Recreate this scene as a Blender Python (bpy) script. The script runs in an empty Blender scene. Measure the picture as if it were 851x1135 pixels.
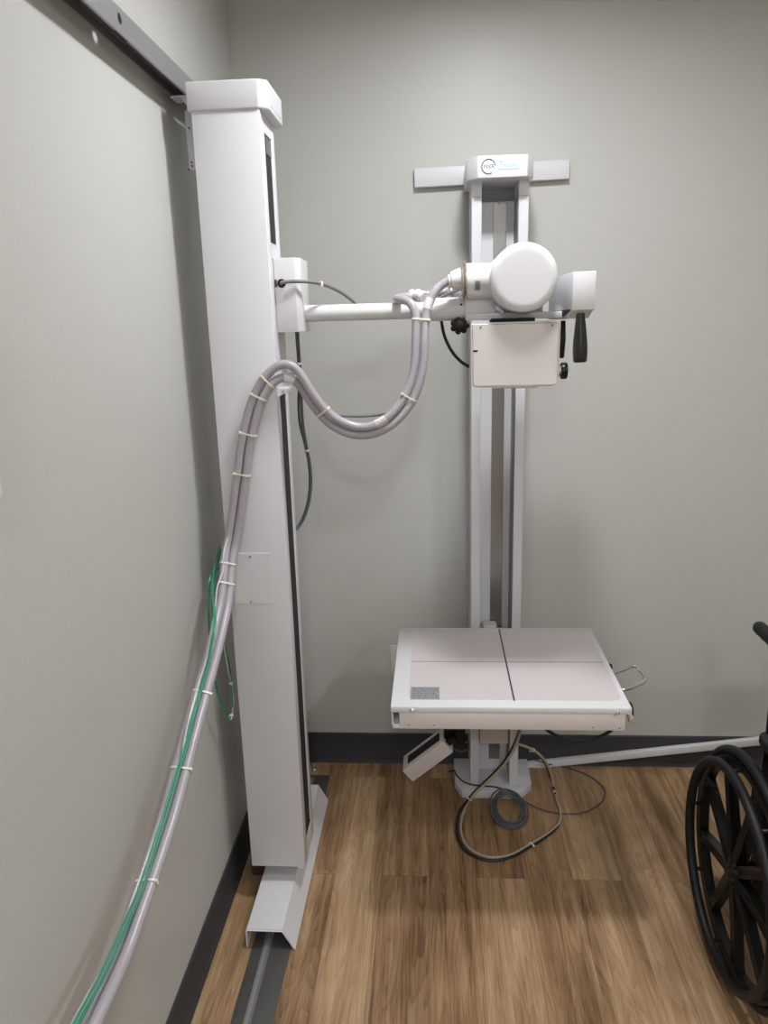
import bpy, bmesh, math, random
from mathutils import Vector, Matrix
random.seed(7)
SC = bpy.context.scene
COL = SC.collection
V = Vector
PI = math.pi

# ------------------------------------------------------------------ camera
FPX, PITCH, ROLL, YAW, CH = 832.7, .24747, -.02713, .07016, 1.65
CAM = V((0, 0, CH))
fw = V((-math.sin(YAW) * math.cos(PITCH), math.cos(YAW) * math.cos(PITCH), -math.sin(PITCH)))
r0 = V((math.cos(YAW), math.sin(YAW), 0))
u0 = r0.cross(fw)
cr, up = r0 * math.cos(ROLL) + u0 * math.sin(ROLL), u0 * math.cos(ROLL) - r0 * math.sin(ROLL)
cd = bpy.data.cameras.new('camera')
cam = bpy.data.objects.new('camera', cd)
COL.objects.link(cam)
M = Matrix((cr, up, -fw)).transposed().to_4x4()
M.translation = CAM
cam.matrix_world = M
cd.sensor_fit = 'VERTICAL'
cd.sensor_height = 36
cd.lens = FPX / 1135 * 36
cd.clip_start = .01
SC.camera = cam


def ray(px, py):
    return cr * ((px - 425.5) / FPX) - up * ((py - 567.5) / FPX) + fw


def atx(px, py, X):
    d = ray(px, py); return CAM + d * (X / d.x)


def aty(px, py, Y):
    d = ray(px, py); return CAM + d * (Y / d.y)


def atz(px, py, Z):
    d = ray(px, py); return CAM + d * ((Z - CH) / d.z)


def topx(p):
    q = V(p) - CAM
    return V((425.5 + FPX * q.dot(cr) / q.dot(fw), 567.5 - FPX * q.dot(up) / q.dot(fw)))


# ------------------------------------------------------------------ materials
def srgb(r, g, b):
    f = lambda c: c / 12.92 if c <= .04045 else ((c + .055) / 1.055) ** 2.4
    return (f(r / 255), f(g / 255), f(b / 255), 1)


def mat(name, col, rough=.5, metal=0.0, bump=0.0, bscale=200, var=0.0, vscale=8, coat=0.0, spec=.5, emit=0):
    m = bpy.data.materials.new(name); m.use_nodes = True
    nt = m.node_tree; b = nt.nodes['Principled BSDF']
    b.inputs['Base Color'].default_value = col
    b.inputs['Roughness'].default_value = rough
    b.inputs['Metallic'].default_value = metal
    b.inputs['Specular IOR Level'].default_value = spec
    b.inputs['Coat Weight'].default_value = coat
    tc = nt.nodes.new('ShaderNodeTexCoord')
    if var:
        n = nt.nodes.new('ShaderNodeTexNoise'); n.inputs['Scale'].default_value = vscale; n.inputs['Detail'].default_value = 4
        nt.links.new(tc.outputs['Object'], n.inputs['Vector'])
        mx = nt.nodes.new('ShaderNodeMix'); mx.data_type = 'RGBA'
        mx.inputs['A'].default_value = [c * (1 - var) for c in col[:3]] + [1]
        mx.inputs['B'].default_value = [min(1, c * (1 + var)) for c in col[:3]] + [1]
        nt.links.new(n.outputs['Fac'], mx.inputs['Factor'])
        nt.links.new(mx.outputs['Result'], b.inputs['Base Color'])
    if bump:
        n = nt.nodes.new('ShaderNodeTexNoise'); n.inputs['Scale'].default_value = bscale; n.inputs['Detail'].default_value = 3
        nt.links.new(tc.outputs['Object'], n.inputs['Vector'])
        bp = nt.nodes.new('ShaderNodeBump'); bp.inputs['Strength'].default_value = bump; bp.inputs['Distance'].default_value = .002
        nt.links.new(n.outputs['Fac'], bp.inputs['Height']); nt.links.new(bp.outputs['Normal'], b.inputs['Normal'])
    if emit:
        b.inputs['Emission Color'].default_value = col; b.inputs['Emission Strength'].default_value = emit
    return m


def wood_floor():
    m = bpy.data.materials.new('oak_plank_vinyl'); m.use_nodes = True
    nt = m.node_tree; N = nt.nodes; L = nt.links; b = N['Principled BSDF']

    def math_(op, a, c=None, d=None):
        n = N.new('ShaderNodeMath'); n.operation = op
        for i, x in enumerate((a, c, d)):
            if x is None: continue
            if isinstance(x, (int, float)): n.inputs[i].default_value = x
            else: L.new(x, n.inputs[i])
        return n.outputs[0]
    tc = N.new('ShaderNodeTexCoord'); sp = N.new('ShaderNodeSeparateXYZ'); L.new(tc.outputs['Object'], sp.inputs[0])
    W, LEN = .145, 1.22
    u = math_('DIVIDE', math_('ADD', sp.outputs[0], .03 + 20 * W), W)
    ix = math_('FLOOR', u); fx = math_('FRACT', u)
    odd = math_('MODULO', ix, 2.0)
    wn = N.new('ShaderNodeTexWhiteNoise'); wn.noise_dimensions = '1D'; L.new(ix, wn.inputs['W'])
    off_even = math_('MULTIPLY', wn.outputs['Value'], .30)
    off = math_('ADD', math_('MULTIPLY', odd, 1.96), math_('MULTIPLY', math_('SUBTRACT', 1.0, odd), math_('ADD', off_even, 1.25)))
    v = math_('DIVIDE', math_('ADD', math_('SUBTRACT', sp.outputs[1], off), 10 * LEN), LEN)
    iy = math_('FLOOR', v); fy = math_('FRACT', v)
    pid = math_('ADD', math_('MULTIPLY', ix, 17.13), math_('MULTIPLY', iy, 5.71))
    wt = N.new('ShaderNodeTexWhiteNoise'); wt.noise_dimensions = '1D'; L.new(pid, wt.inputs['W'])
    tone = wt.outputs['Value']
    # long streaks
    cv = N.new('ShaderNodeCombineXYZ')
    L.new(math_('MULTIPLY', sp.outputs[0], 34.0), cv.inputs[0]); L.new(math_('MULTIPLY', sp.outputs[1], 1.5), cv.inputs[1]); L.new(math_('MULTIPLY', tone, 60.0), cv.inputs[2])
    n1 = N.new('ShaderNodeTexNoise'); n1.inputs['Scale'].default_value = 1; n1.inputs['Detail'].default_value = 5; n1.inputs['Roughness'].default_value = .62; n1.inputs['Distortion'].default_value = .35
    L.new(cv.outputs[0], n1.inputs['Vector'])
    # cathedral rings
    cv2 = N.new('ShaderNodeCombineXYZ')
    xx = math_('MULTIPLY', math_('ADD', math_('SUBTRACT', fx, .5), math_('MULTIPLY', math_('SUBTRACT', tone, .5), .5)), 1.6)
    L.new(xx, cv2.inputs[0]); L.new(math_('MULTIPLY', sp.outputs[1], 1.15), cv2.inputs[1]); L.new(math_('MULTIPLY', tone, 37.0), cv2.inputs[2])
    n2 = N.new('ShaderNodeTexNoise'); n2.inputs['Scale'].default_value = 1.1; n2.inputs['Detail'].default_value = 2; n2.inputs['Roughness'].default_value = .35
    L.new(cv2.outputs[0], n2.inputs['Vector'])
    ring = math_('FRACT', math_('MULTIPLY', n2.outputs['Fac'], 22.0))
    ring = math_('MULTIPLY', ring, ring)
    # fine pores
    cv3 = N.new('ShaderNodeCombineXYZ')
    L.new(math_('MULTIPLY', sp.outputs[0], 300.0), cv3.inputs[0]); L.new(math_('MULTIPLY', sp.outputs[1], 9.0), cv3.inputs[1])
    n3 = N.new('ShaderNodeTexNoise'); n3.inputs['Scale'].default_value = 1; n3.inputs['Detail'].default_value = 2
    L.new(cv3.outputs[0], n3.inputs['Vector'])
    # blotches
    n4 = N.new('ShaderNodeTexNoise'); n4.inputs['Scale'].default_value = 5; n4.inputs['Detail'].default_value = 2
    L.new(tc.outputs['Object'], n4.inputs['Vector'])
    f = math_('ADD', math_('ADD', math_('MULTIPLY', n1.outputs['Fac'], 1.25), -.14), math_('MULTIPLY', ring, -.12))
    f = math_('ADD', f, math_('MULTIPLY', math_('SUBTRACT', n3.outputs['Fac'], .5), .40))
    f = math_('ADD', f, math_('MULTIPLY', math_('SUBTRACT', tone, .5), .24))
    f = math_('ADD', f, math_('MULTIPLY', math_('SUBTRACT', n4.outputs['Fac'], .5), .35))
    rp = N.new('ShaderNodeValToRGB'); e = rp.color_ramp.elements
    e[0].position = .12; e[0].color = srgb(*WOOD[0])
    e[1].position = .80; e[1].color = srgb(*WOOD[2])
    k = e.new(.45); k.color = srgb(*WOOD[1])
    L.new(f, rp.inputs['Fac'])
    seam = math_('MULTIPLY', math_('MULTIPLY', math_('GREATER_THAN', fx, .008), math_('GREATER_THAN', fy, .0014)), 1.0)
    sm = math_('ADD', math_('MULTIPLY', seam, .4), .6)
    mx = N.new('ShaderNodeMix'); mx.data_type = 'RGBA'; mx.blend_type = 'MULTIPLY'; mx.inputs['Factor'].default_value = 1
    cc = N.new('ShaderNodeCombineColor')
    for i in range(3): L.new(sm, cc.inputs[i])
    L.new(rp.outputs['Color'], mx.inputs['A']); L.new(cc.outputs[0], mx.inputs['B'])
    L.new(mx.outputs['Result'], b.inputs['Base Color'])
    b.inputs['Roughness'].default_value = .42
    b.inputs['Specular IOR Level'].default_value = .35
    bp = N.new('ShaderNodeBump'); bp.inputs['Strength'].default_value = .12; bp.inputs['Distance'].default_value = .001
    L.new(math_('ADD', n3.outputs['Fac'], math_('MULTIPLY', seam, 2.0)), bp.inputs['Height']); L.new(bp.outputs['Normal'], b.inputs['Normal'])
    return m


WOOD = ((106, 79, 53), (159, 127, 93), (196, 166, 130))
m_wall = mat('greige_wall_paint', srgb(191, 190, 185), .40, bump=.22, bscale=260, var=.012, vscale=2, spec=.3)
m_ceil = mat('ceiling_paint', srgb(232, 231, 227), .8, bump=.1, bscale=120)
m_base = mat('charcoal_vinyl_base', srgb(60, 60, 63), .55, bump=.05, spec=.3)
m_white = mat('white_powder_coat', srgb(213, 212, 215), .42, bump=.05, bscale=900)
m_white2 = mat('white_enamel', srgb(218, 217, 218), .32, bump=.02, bscale=600)
m_cream = mat('warm_white_enamel', srgb(213, 206, 203), .36, bump=.02, bscale=600)
m_panel = mat('beige_laminate', srgb(207, 199, 198), .42, var=.02, vscale=3)
m_black = mat('black_plastic', srgb(15, 15, 16), .35, spec=.35)
m_blackg = mat('gloss_black_plastic', srgb(12, 12, 13), .16, coat=.4)
m_belt = mat('black_belt', srgb(30, 26, 27), .6, var=.25, vscale=30)
m_rubber = mat('black_rubber', srgb(17, 17, 19), .5, bump=.15, bscale=300, spec=.35)
m_fabric = mat('black_vinyl_cloth', srgb(22, 22, 25), .6, bump=.3, bscale=400)
m_steel = mat('brushed_steel', srgb(150, 148, 145), .34, .9, bump=.1, bscale=300, var=.12, vscale=14)
m_chrome = mat('chrome', srgb(215, 214, 212), .22, .85, var=.03)
m_brass = mat('nickel_ring', srgb(196, 188, 172), .25, .8, var=.05)
m_rail = mat('galvanised_steel', srgb(150, 149, 147), .5, .55, bump=.05, var=.08, vscale=12)
m_track = mat('dull_floor_steel', srgb(104, 103, 100), .5, .6, bump=.1, var=.18, vscale=9)
m_cable = mat('grey_pvc_cable', srgb(167, 161, 167), .3, bump=.03, bscale=500, var=.03)
m_cable2 = mat('mid_grey_cable', srgb(120, 119, 122), .4, var=.05)
m_cable3 = mat('dark_grey_cable', srgb(84, 85, 90), .45, var=.05)
m_cable4 = mat('black_cable', srgb(28, 30, 31), .4, var=.1)
m_cable5 = mat('beige_cable', srgb(172, 160, 142), .42, var=.05)
m_cable6 = mat('light_grey_cord', srgb(196, 193, 192), .4, var=.04)
m_green = mat('green_wire', srgb(42, 138, 104), .35, var=.15, vscale=60)
m_tie = mat('nylon_tie', srgb(226, 221, 208), .4, var=.03)
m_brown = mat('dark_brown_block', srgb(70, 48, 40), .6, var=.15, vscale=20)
m_dark = mat('bore_and_gap_dark', srgb(18, 18, 18), .8, var=.1)  # near-black for holes; also paints the shade inside gaps
m_plate = mat('silver_label', srgb(158, 160, 164), .4, .2, var=.08, vscale=60)
m_ink = mat('grey_ink', srgb(120, 121, 128), .6, var=.05)
m_inkb = mat('blue_grey_ink', srgb(140, 168, 196), .5, var=.05)
m_inkc = mat('slate_ink', srgb(104, 118, 140), .5, var=.05)
m_bluegrey = mat('cool_grey_enamel', srgb(204, 207, 210), .4, bump=.03, bscale=700)
m_line = mat('black_line_ink', srgb(30, 28, 29), .5, var=.05)
m_thin = mat('brown_grey_line', srgb(112, 100, 98), .5, var=.05)
m_ivory = mat('ivory_plastic', srgb(214, 211, 205), .35, var=.02)
m_lens = mat('lamp_diffuser', (.98, .99, 1, 1), .5, emit=1)
m_floor = wood_floor()

# ------------------------------------------------------------------ mesh builders
def box(bm, x0, x1, y0, y1, z0, z1, bev=0.0, seg=2, m=None):
    g = bmesh.ops.create_cube(bm, size=1)['verts']
    for v in g:
        v.co = V((x0 + (v.co.x + .5) * (x1 - x0), y0 + (v.co.y + .5) * (y1 - y0), z0 + (v.co.z + .5) * (z1 - z0)))
    es = list({e for v in g for e in v.link_edges})
    if bev:
        g = list({v for f in bmesh.ops.bevel(bm, geom=es, offset=bev, segments=seg, affect='EDGES', profile=.5)['faces'] for v in f.verts} | {v for v in g if v.is_valid})
    if m is not None:
        bmesh.ops.transform(bm, matrix=m, verts=g)
    return bm


def prism(bm, pts, axis, a, b, bev=0.0, seg=2):
    """closed 2-D outline pushed along an axis ('x','y','z')"""
    def mk(p, t):
        if axis == 'x': return V((t, p[0], p[1]))
        if axis == 'y': return V((p[0], t, p[1]))
        return V((p[0], p[1], t))
    A = [bm.verts.new(mk(p, a)) for p in pts]; B = [bm.verts.new(mk(p, b)) for p in pts]
    n = len(pts); fs = [bm.faces.new(A), bm.faces.new(B[::-1])]
    for i in range(n): fs.append(bm.faces.new((A[i], B[i], B[(i + 1) % n], A[(i + 1) % n])))
    bmesh.ops.recalc_face_normals(bm, faces=fs)
    if bev:
        es = list({e for f in fs for e in f.edges})
        bmesh.ops.bevel(bm, geom=es, offset=bev, segments=seg, affect='EDGES', profile=.5)
    return bm


def rrect(cx, cy, w, h, r, n=6):
    out = []
    for sx, sy, a0 in ((1, 1, 0), (-1, 1, 90), (-1, -1, 180), (1, -1, 270)):
        for i in range(n + 1):
            a = math.radians(a0 + 90 * i / n)
            out.append((cx + sx * (w / 2 - r) + r * math.cos(a), cy + sy * (h / 2 - r) + r * math.sin(a)))
    return out


def frame_of(d):
    d = d.normalized(); h = V((0, 0, 1)) if abs(d.z) < .9 else V((1, 0, 0))
    a = h.cross(d).normalized(); return a, d.cross(a).normalized()


def lathe(bm, p0, axis, prof, n=40, caps=True):
    """prof: (distance along axis, radius) pairs; closed ends"""
    p0 = V(p0); d = V(axis).normalized(); a, b = frame_of(d)
    rings = []
    for t, r in prof:
        if r < 1e-6: rings.append([bm.verts.new(p0 + d * t)])
        else: rings.append([bm.verts.new(p0 + d * t + (a * math.cos(2 * PI * k / n) + b * math.sin(2 * PI * k / n)) * r) for k in range(n)])
    fs = []
    for R, S in zip(rings, rings[1:]):
        for k in range(n):
            k2 = (k + 1) % n
            if len(R) == 1 and len(S) == 1: continue
            if len(R) == 1: fs.append(bm.faces.new((R[0], S[k], S[k2])))
            elif len(S) == 1: fs.append(bm.faces.new((R[k], S[0], R[k2])))
            else: fs.append(bm.faces.new((R[k], S[k], S[k2], R[k2])))
    if caps and len(rings[0]) > 1: fs.append(bm.faces.new(rings[0][::-1]))
    if caps and len(rings[-1]) > 1: fs.append(bm.faces.new(rings[-1]))
    bmesh.ops.recalc_face_normals(bm, faces=fs)
    return bm


def cyl(bm, a, b, r, n=32, r2=None, bev=.0):
    a, b = V(a), V(b); Ln = (b - a).length; r2 = r if r2 is None else r2
    if bev:
        pr = [(0, r - bev), (bev * .3, r - bev * .3), (bev, r), (Ln - bev, r2), (Ln - bev * .3, r2 - bev * .3), (Ln, r2 - bev)]
    else: pr = [(0, r), (Ln, r2)]
    return lathe(bm, a, b - a, pr, n)


def spline(P, step=.012, closed=False):
    P = [V(p) for p in P]; out = []
    n = len(P); rng = range(n) if closed else range(n - 1)
    for i in rng:
        if closed: a, b, c, d = P[i - 1], P[i], P[(i + 1) % n], P[(i + 2) % n]
        else:
            b, c = P[i], P[i + 1]
            a = P[i - 1] if i else b * 2 - c
            d = P[i + 2] if i + 2 < n else c * 2 - b
        k = max(2, int((c - b).length / step) + 1)
        ta = max((b - a).length, 1e-5) ** .5; tb = max((c - b).length, 1e-5) ** .5; tcn = max((d - c).length, 1e-5) ** .5
        m1 = ((b - a) / ta - (c - a) / (ta + tb) + (c - b) / tb) * tb
        m2 = ((c - b) / tb - (d - b) / (tb + tcn) + (d - c) / tcn) * tb
        for j in range(k):
            t = j / k
            out.append((2 * t ** 3 - 3 * t * t + 1) * b + (t ** 3 - 2 * t * t + t) * m1 + (-2 * t ** 3 + 3 * t * t) * c + (t ** 3 - t * t) * m2)
    if not closed: out.append(P[-1])
    return out


def tube(bm, pts, r, n=12, closed=False, caps=True):
    pts = [V(p) for p in pts]; N_ = len(pts); rings = []
    T = []
    for i in range(N_):
        if closed: T.append((pts[(i + 1) % N_] - pts[i - 1]).normalized())
        else: T.append((pts[min(i + 1, N_ - 1)] - pts[max(i - 1, 0)]).normalized())
    a, _ = frame_of(T[0])
    for i in range(N_):
        a = (a - T[i] * a.dot(T[i])); a.normalize(); b = T[i].cross(a)
        rr = r(i / (N_ - 1)) if callable(r) else r
        rings.append([bm.verts.new(pts[i] + (a * math.cos(2 * PI * k / n) + b * math.sin(2 * PI * k / n)) * rr) for k in range(n)])
    prs = list(zip(rings, rings[1:])) + ([(rings[-1], rings[0])] if closed else [])
    for R, S in prs:
        for k in range(n): bm.faces.new((R[k], R[(k + 1) % n], S[(k + 1) % n], S[k]))
    if not closed and caps:
        bm.faces.new(rings[0][::-1]); bm.faces.new(rings[-1])
    return bm


# ------------------------------------------------------------------ objects
ORG = {}


def link(name, me, m, parent=None, smooth=32):
    me.polygons.foreach_set('use_smooth', [True] * len(me.polygons))
    try: me.set_sharp_from_angle(angle=math.radians(smooth))
    except Exception: pass
    o = bpy.data.objects.new(name, me); COL.objects.link(o)
    me.materials.append(m)
    if parent is not None: o.parent = parent
    return o


def obj(name, bm, m, parent=None, label=None, origin=None):
    og = ORG.get(parent.name, V((0, 0, 0))) if parent is not None else (V(origin) if origin else V((0, 0, 0)))
    for v in bm.verts: v.co -= og
    me = bpy.data.meshes.new(name); bm.to_mesh(me); bm.free()
    o = link(name, me, m, parent)
    if parent is None: o.location = og
    ORG[o.name] = og
    if label: o['label'] = label
    return o


def thing(name, label, cat, loc, group=None):
    o = bpy.data.objects.new(name, None); COL.objects.link(o); o.location = loc; o.empty_display_size = .1
    o['label'] = label; o['category'] = cat
    if group: o['group'] = group
    ORG[o.name] = V(loc)
    return o


def tag(o, label, cat, group=None):
    o['label'] = label; o['category'] = cat
    if group: o['group'] = group
    return o


def struct(name, bm, m):
    o = obj(name, bm, m); o['kind'] = 'structure'; return o


def B(): return bmesh.new()


def text(name, s, size, mtx, m, parent, depth=.0006, sx=1.0):
    cu = bpy.data.curves.new(name, 'FONT'); cu.body = s; cu.size = size; cu.extrude = depth; cu.align_x = 'CENTER'; cu.align_y = 'CENTER'
    t = bpy.data.objects.new(name, cu); COL.objects.link(t)
    bpy.context.view_layer.update()
    me = bpy.data.meshes.new_from_object(t.evaluated_get(bpy.context.evaluated_depsgraph_get()))
    bpy.data.objects.remove(t); bpy.data.curves.remove(cu)
    me.transform(Matrix.Diagonal((sx, 1, 1, 1))); me.transform(mtx); me.transform(Matrix.Translation(-ORG[parent.name]))
    me.materials.clear()
    o = link(name, me, m, parent); ORG[o.name] = ORG[parent.name]
    return o


def screw(parent, c, axis, r=.005, h=.003, name='screw', m=None):
    bm = B(); lathe(bm, V(c), axis, [(0, r), (h * .5, r), (h, r * .6), (h, r * .3), (h * .6, 0)], 14)
    return obj(name, bm, m or m_chrome, parent)


# ================================================================== ROOM
XL, YB, ZC = -.620, 2.576, 2.70
XR, YF = 2.55, -2.1
bm = B(); box(bm, XL - .1, XR + .1, YF - .1, YB + .1, -.1, 0); struct('floor', bm, m_floor)
bm = B(); box(bm, XL - .1, XR + .1, YF - .1, YB + .1, ZC, ZC + .1); struct('ceiling', bm, m_ceil)
bm = B(); box(bm, XL - .1, XL, YF, YB, 0, ZC); struct('wall_left', bm, m_wall)
bm = B(); box(bm, XL - .1, XR + .1, YB, YB + .1, 0, ZC); struct('wall_back', bm, m_wall)
bm = B(); box(bm, XR, XR + .1, YF, YB, 0, ZC); struct('wall_right', bm, m_wall)
bm = B(); box(bm, XL - .1, XR + .1, YF - .1, YF, 0, ZC); struct('wall_front', bm, m_wall)
BH = .125


def basep(a0, dirn):  # cove-base profile (offset from wall, z)
    return [(a0, 0), (a0 + dirn * .012, 0), (a0 + dirn * .0085, .008), (a0 + dirn * .005, .02), (a0 + dirn * .005, BH - .004), (a0 + dirn * .002, BH), (a0, BH)]


bm = B(); prism(bm, basep(XL, 1), 'y', YF, YB); struct('baseboard_left', bm, m_base)
bm = B(); prism(bm, basep(YB, -1), 'x', XL + .012, XR); struct('baseboard_back', bm, m_base)
bm = B(); prism(bm, basep(XR, -1), 'y', YF, YB - .012); struct('baseboard_right', bm, m_base)

# ================================================================== OVERHEAD GUIDE RAIL on the left wall
rail = thing('wall_guide_rail', 'grey galvanised steel guide rail running along the upper left wall', 'rail', (XL, .6, 2.2))
xf = -.572
zt, zb = 2.226, 2.178
bm = B()
y0r, y1r = -1.2, YB - .002
# face plate with holes: build as strip of quads around octagonal holes
holes = [1.535 - .62 * k for k in range(5)] + [2.155]
ys = sorted(set([y0r, y1r] + [h + s * .03 for h in holes for s in (-1, 1)]))
for a, b in zip(ys, ys[1:]):
    c = (a + b) / 2
    if any(abs(c - h) < .02 for h in holes):
        zc_ = (zt + zb) / 2 + .004; r = .0095; n = 16
        out = []; inn = []
        for k in range(n):
            t = 2 * PI * (k + .5) / n; ct, st = math.cos(t), math.sin(t)
            s = 1 / max(abs(ct), abs(st))
            oy = c + max(-1, min(1, ct * s)) * (b - a) / 2
            oz = (zt + zb) / 2 + max(-1, min(1, st * s)) * (zt - zb) / 2
            out.append((oy, oz)); inn.append((c + ct * r, zc_ + st * r))
        for k in range(n):
            k2 = (k + 1) % n
            o1, o2, i1, i2 = out[k], out[k2], inn[k], inn[k2]
            poly = [o1]
            if abs(o1[0] - o2[0]) > 1e-6 and abs(o1[1] - o2[1]) > 1e-6:
                cy_ = a if (o1[0] + o2[0]) / 2 < c else b
                cz_ = zb if (o1[1] + o2[1]) / 2 < (zt + zb) / 2 else zt
                poly.append((cy_, cz_))
            poly += [o2, i2, i1]
            F = [bm.verts.new((xf, p[0], p[1])) for p in poly]; G = [bm.verts.new((xf - .003, p[0], p[1])) for p in poly]
            bm.faces.new(F); bm.faces.new(G[::-1])
            j = len(poly) - 2
            bm.faces.new((F[j], G[j], G[j + 1], F[j + 1]))
    else:
        box(bm, xf - .003, xf, a, b, zb, zt)
bmesh.ops.remove_doubles(bm, verts=bm.verts, dist=1e-5)
obj('face_plate', bm, m_rail, rail)
bm = B(); box(bm, XL, xf - .003, y0r, y1r, zt - .003, zt); box(bm, XL, XL + .003, y0r, y1r, zb + .012, zt - .003)
obj('mounting_flange', bm, m_rail, rail)
bm = B(); box(bm, xf, xf + .0025, y0r, y1r, zb - .001, zb + .011, .001); obj('lower_lip', bm, m_rail, rail)
bm = B(); box(bm, xf - .014, xf - .0035, y0r, y1r, zb + .001, zb + .010, .001); obj('underside_shade', bm, m_dark, rail, 'black strip painted in as the shade inside the rail')  # black strip paints the shade in the rail's open underside

# ================================================================== FLOOR TRACK
trk = thing('floor_track', 'flat dark steel floor track with a raised middle ridge, under the white column foot', 'track', (-.458, .6, 0))
bm = B(); box(bm, -.511, -.405, -1.2, 2.478, .0005, .0035, .001); obj('track_plate', bm, m_track, trk)
bm = B(); prism(bm, [(-.484, .0035), (-.478, .011), (-.472, .0125), (-.466, .011), (-.460, .0035)], 'y', -1.2, 2.45); obj('track_ridge', bm, m_rail, trk)
bt = tag(obj('floor_bolt', lathe(B(), (-.47, 2.515, 0), (0, 0, 1), [(0, .011), (.004, .011), (.006, .008), (.006, .0055), (.022, .005), (.025, .003), (.025, 0)], 18), m_chrome), 'small upright bolt on the floor behind the end of the steel track', 'bolt')

# ================================================================== TUBE STAND
TS = thing('tube_stand', 'tall white x-ray tube stand with round tube head on a horizontal arm', 'x-ray machine', (-.467, 1.93, 0))
cx0, cx1, cy0, cy1 = -.546, -.388, 1.85, 2.005
zc0, zc1 = .115, 2.127
bm = B()
prism(bm, [(cx0, cy0), (cx1, cy0), (cx1, cy0 + .042), (cx1 - .006, cy0 + .042), (cx1 - .006, cy1 - .031), (cx1, cy1 - .031), (cx1, cy1), (cx1 - .02, cy1), (cx1 - .02, cy1 + .03), (cx0, cy1 + .03)], 'z', zc0, zc1, .0022, 2)
column = obj('column', bm, m_white, TS)
# recessed belts and the filler plates between them
sy0, sy1 = cy0 + .0425, cy1 - .0315
bm = B(); box(bm, cx1 - .0056, cx1 - .003, sy0, sy1, .186, 1.475); obj('lower_belt', bm, m_belt, column, 'black belt in the slot')
bm = B(); box(bm, cx1 - .0056, cx1 - .004, sy0, sy1, 1.845, 2.085); obj('upper_belt', bm, m_belt, column, 'black belt in the slot')
for za_, zb__ in ((1.476, 1.843), (2.086, zc1), (zc0 + .002, .184)):
    bm = B(); box(bm, cx1 - .0056, cx1 - .0005, sy0, sy1, za_, zb__); obj('slot_filler', bm, m_white, column)
bm = B(); box(bm, cx1 - .0035, cx1 - .0022, sy0 + .02, sy1 - .002, 2.045, 2.083); obj('belt_clamp', bm, m_steel, column, 'steel clamp at the top of the belt')
# access panel
p0, p1, p2 = aty(256, 613, cy0), aty(299.5, 613, cy0), aty(301, 669, cy0)
bm = B(); box(bm, p0.x, p1.x, cy0 - .002, cy0 - .0001, p2.z, p0.z, .0008, 1); ap = obj('access_panel', bm, m_white, column)
for px, py in ((277, 617), (278, 667)):
    q = aty(px, py, cy0 - .002); screw(ap, q, (0, -1, 0), .0028, .0016, m=m_steel)
# rear bracket at the top left
bm = B(); box(bm, -.583, cx0 - .0006, 1.925, 1.929, 2.017, 2.148, .0008, 1); box(bm, cx0 - .004, cx0 - .0006, 1.929, 1.98, 2.017, 2.148)
br = obj('side_bracket', bm, m_white, TS)
for px, py in ((209.5, 142), (212.5, 180), (212.8, 184), (209.5, 188)):
    q = aty(px, py, 1.925); screw(br, q, (0, -1, 0), .0022, .001, 'screw_hole', m_dark)
bm = B(); box(bm, cx0 - .006, cx0 - .0006, 1.94, 1.955, .16, 2.016, .001, 1); obj('edge_strip', bm, m_bluegrey, TS)
# roller bracket reaching into the wall rail
bm = B(); box(bm, -.604, -.545, 1.89, 1.94, 2.168, 2.172, .001, 1)
prism(bm, [(-.580, 2.168), (-.5485, 2.168), (-.5485, 2.13), (-.556, 2.13)], 'y', 1.90, 1.906)
rb = obj('roller_bracket', bm, m_white, TS)
# top cap
bm = B(); prism(bm, [(-.554, cy0 - .004), (-.389, cy0 - .004), (-.3675, cy0 + .012), (-.3675, cy0 + .17), (-.389, cy0 + .19), (-.554, cy0 + .19)], 'z', zc1 - .001, 2.187, .0035, 3)
cap = obj('top_cap', bm, m_white, TS)
bm = B(); box(bm, -.3677, -.3667, cy0 + .026, cy0 + .155, 2.138, 2.177); obj('cap_label', bm, m_bluegrey, cap, 'pale grey blank label on the cap')
# foot
ft = B()
H0, t = .062, .003
prof = [(-.525, .006), (-.525, H0 - .006), (-.523, H0 - .0015), (-.519, H0), (-.424, H0), (-.391, .002), (-.3945, .001), (-.4255, H0 - t - .001), (-.519, H0 - t), (-.5215, H0 - .006), (-.5215, .006)]
prism(ft, prof, 'y', 1.668, 2.33)
bmesh.ops.bevel(ft, geom=[e for e in ft.edges if all(abs(v.co.y - 1.668) < 1e-5 and v.co.z > H0 - .0055 for v in e.verts)], offset=.004, segments=2, affect='EDGES')
foot = obj('foot_cover', ft, m_white2, TS)
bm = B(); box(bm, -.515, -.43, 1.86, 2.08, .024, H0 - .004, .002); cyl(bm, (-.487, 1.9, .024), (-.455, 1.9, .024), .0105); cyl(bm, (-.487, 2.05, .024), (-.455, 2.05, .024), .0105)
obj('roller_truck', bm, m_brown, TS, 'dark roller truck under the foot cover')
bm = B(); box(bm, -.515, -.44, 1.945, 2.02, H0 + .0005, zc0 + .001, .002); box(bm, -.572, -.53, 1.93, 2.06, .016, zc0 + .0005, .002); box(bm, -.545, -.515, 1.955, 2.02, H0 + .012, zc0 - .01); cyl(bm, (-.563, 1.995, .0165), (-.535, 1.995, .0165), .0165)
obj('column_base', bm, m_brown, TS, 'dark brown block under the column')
bm = B(); box(bm, cx1 - .022, cx1 - .002, cy0 + .001, cy1 - .002, zc0 - .006, zc0 - .0003, .001); prism(bm, [(sy0, .184), (sy1, .184), (sy1 - .004, .168), (sy0 + .02, .160)], 'x', cx1 - .0056, cx1 + .001)
obj('slot_foot', bm, m_white, TS)

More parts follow.
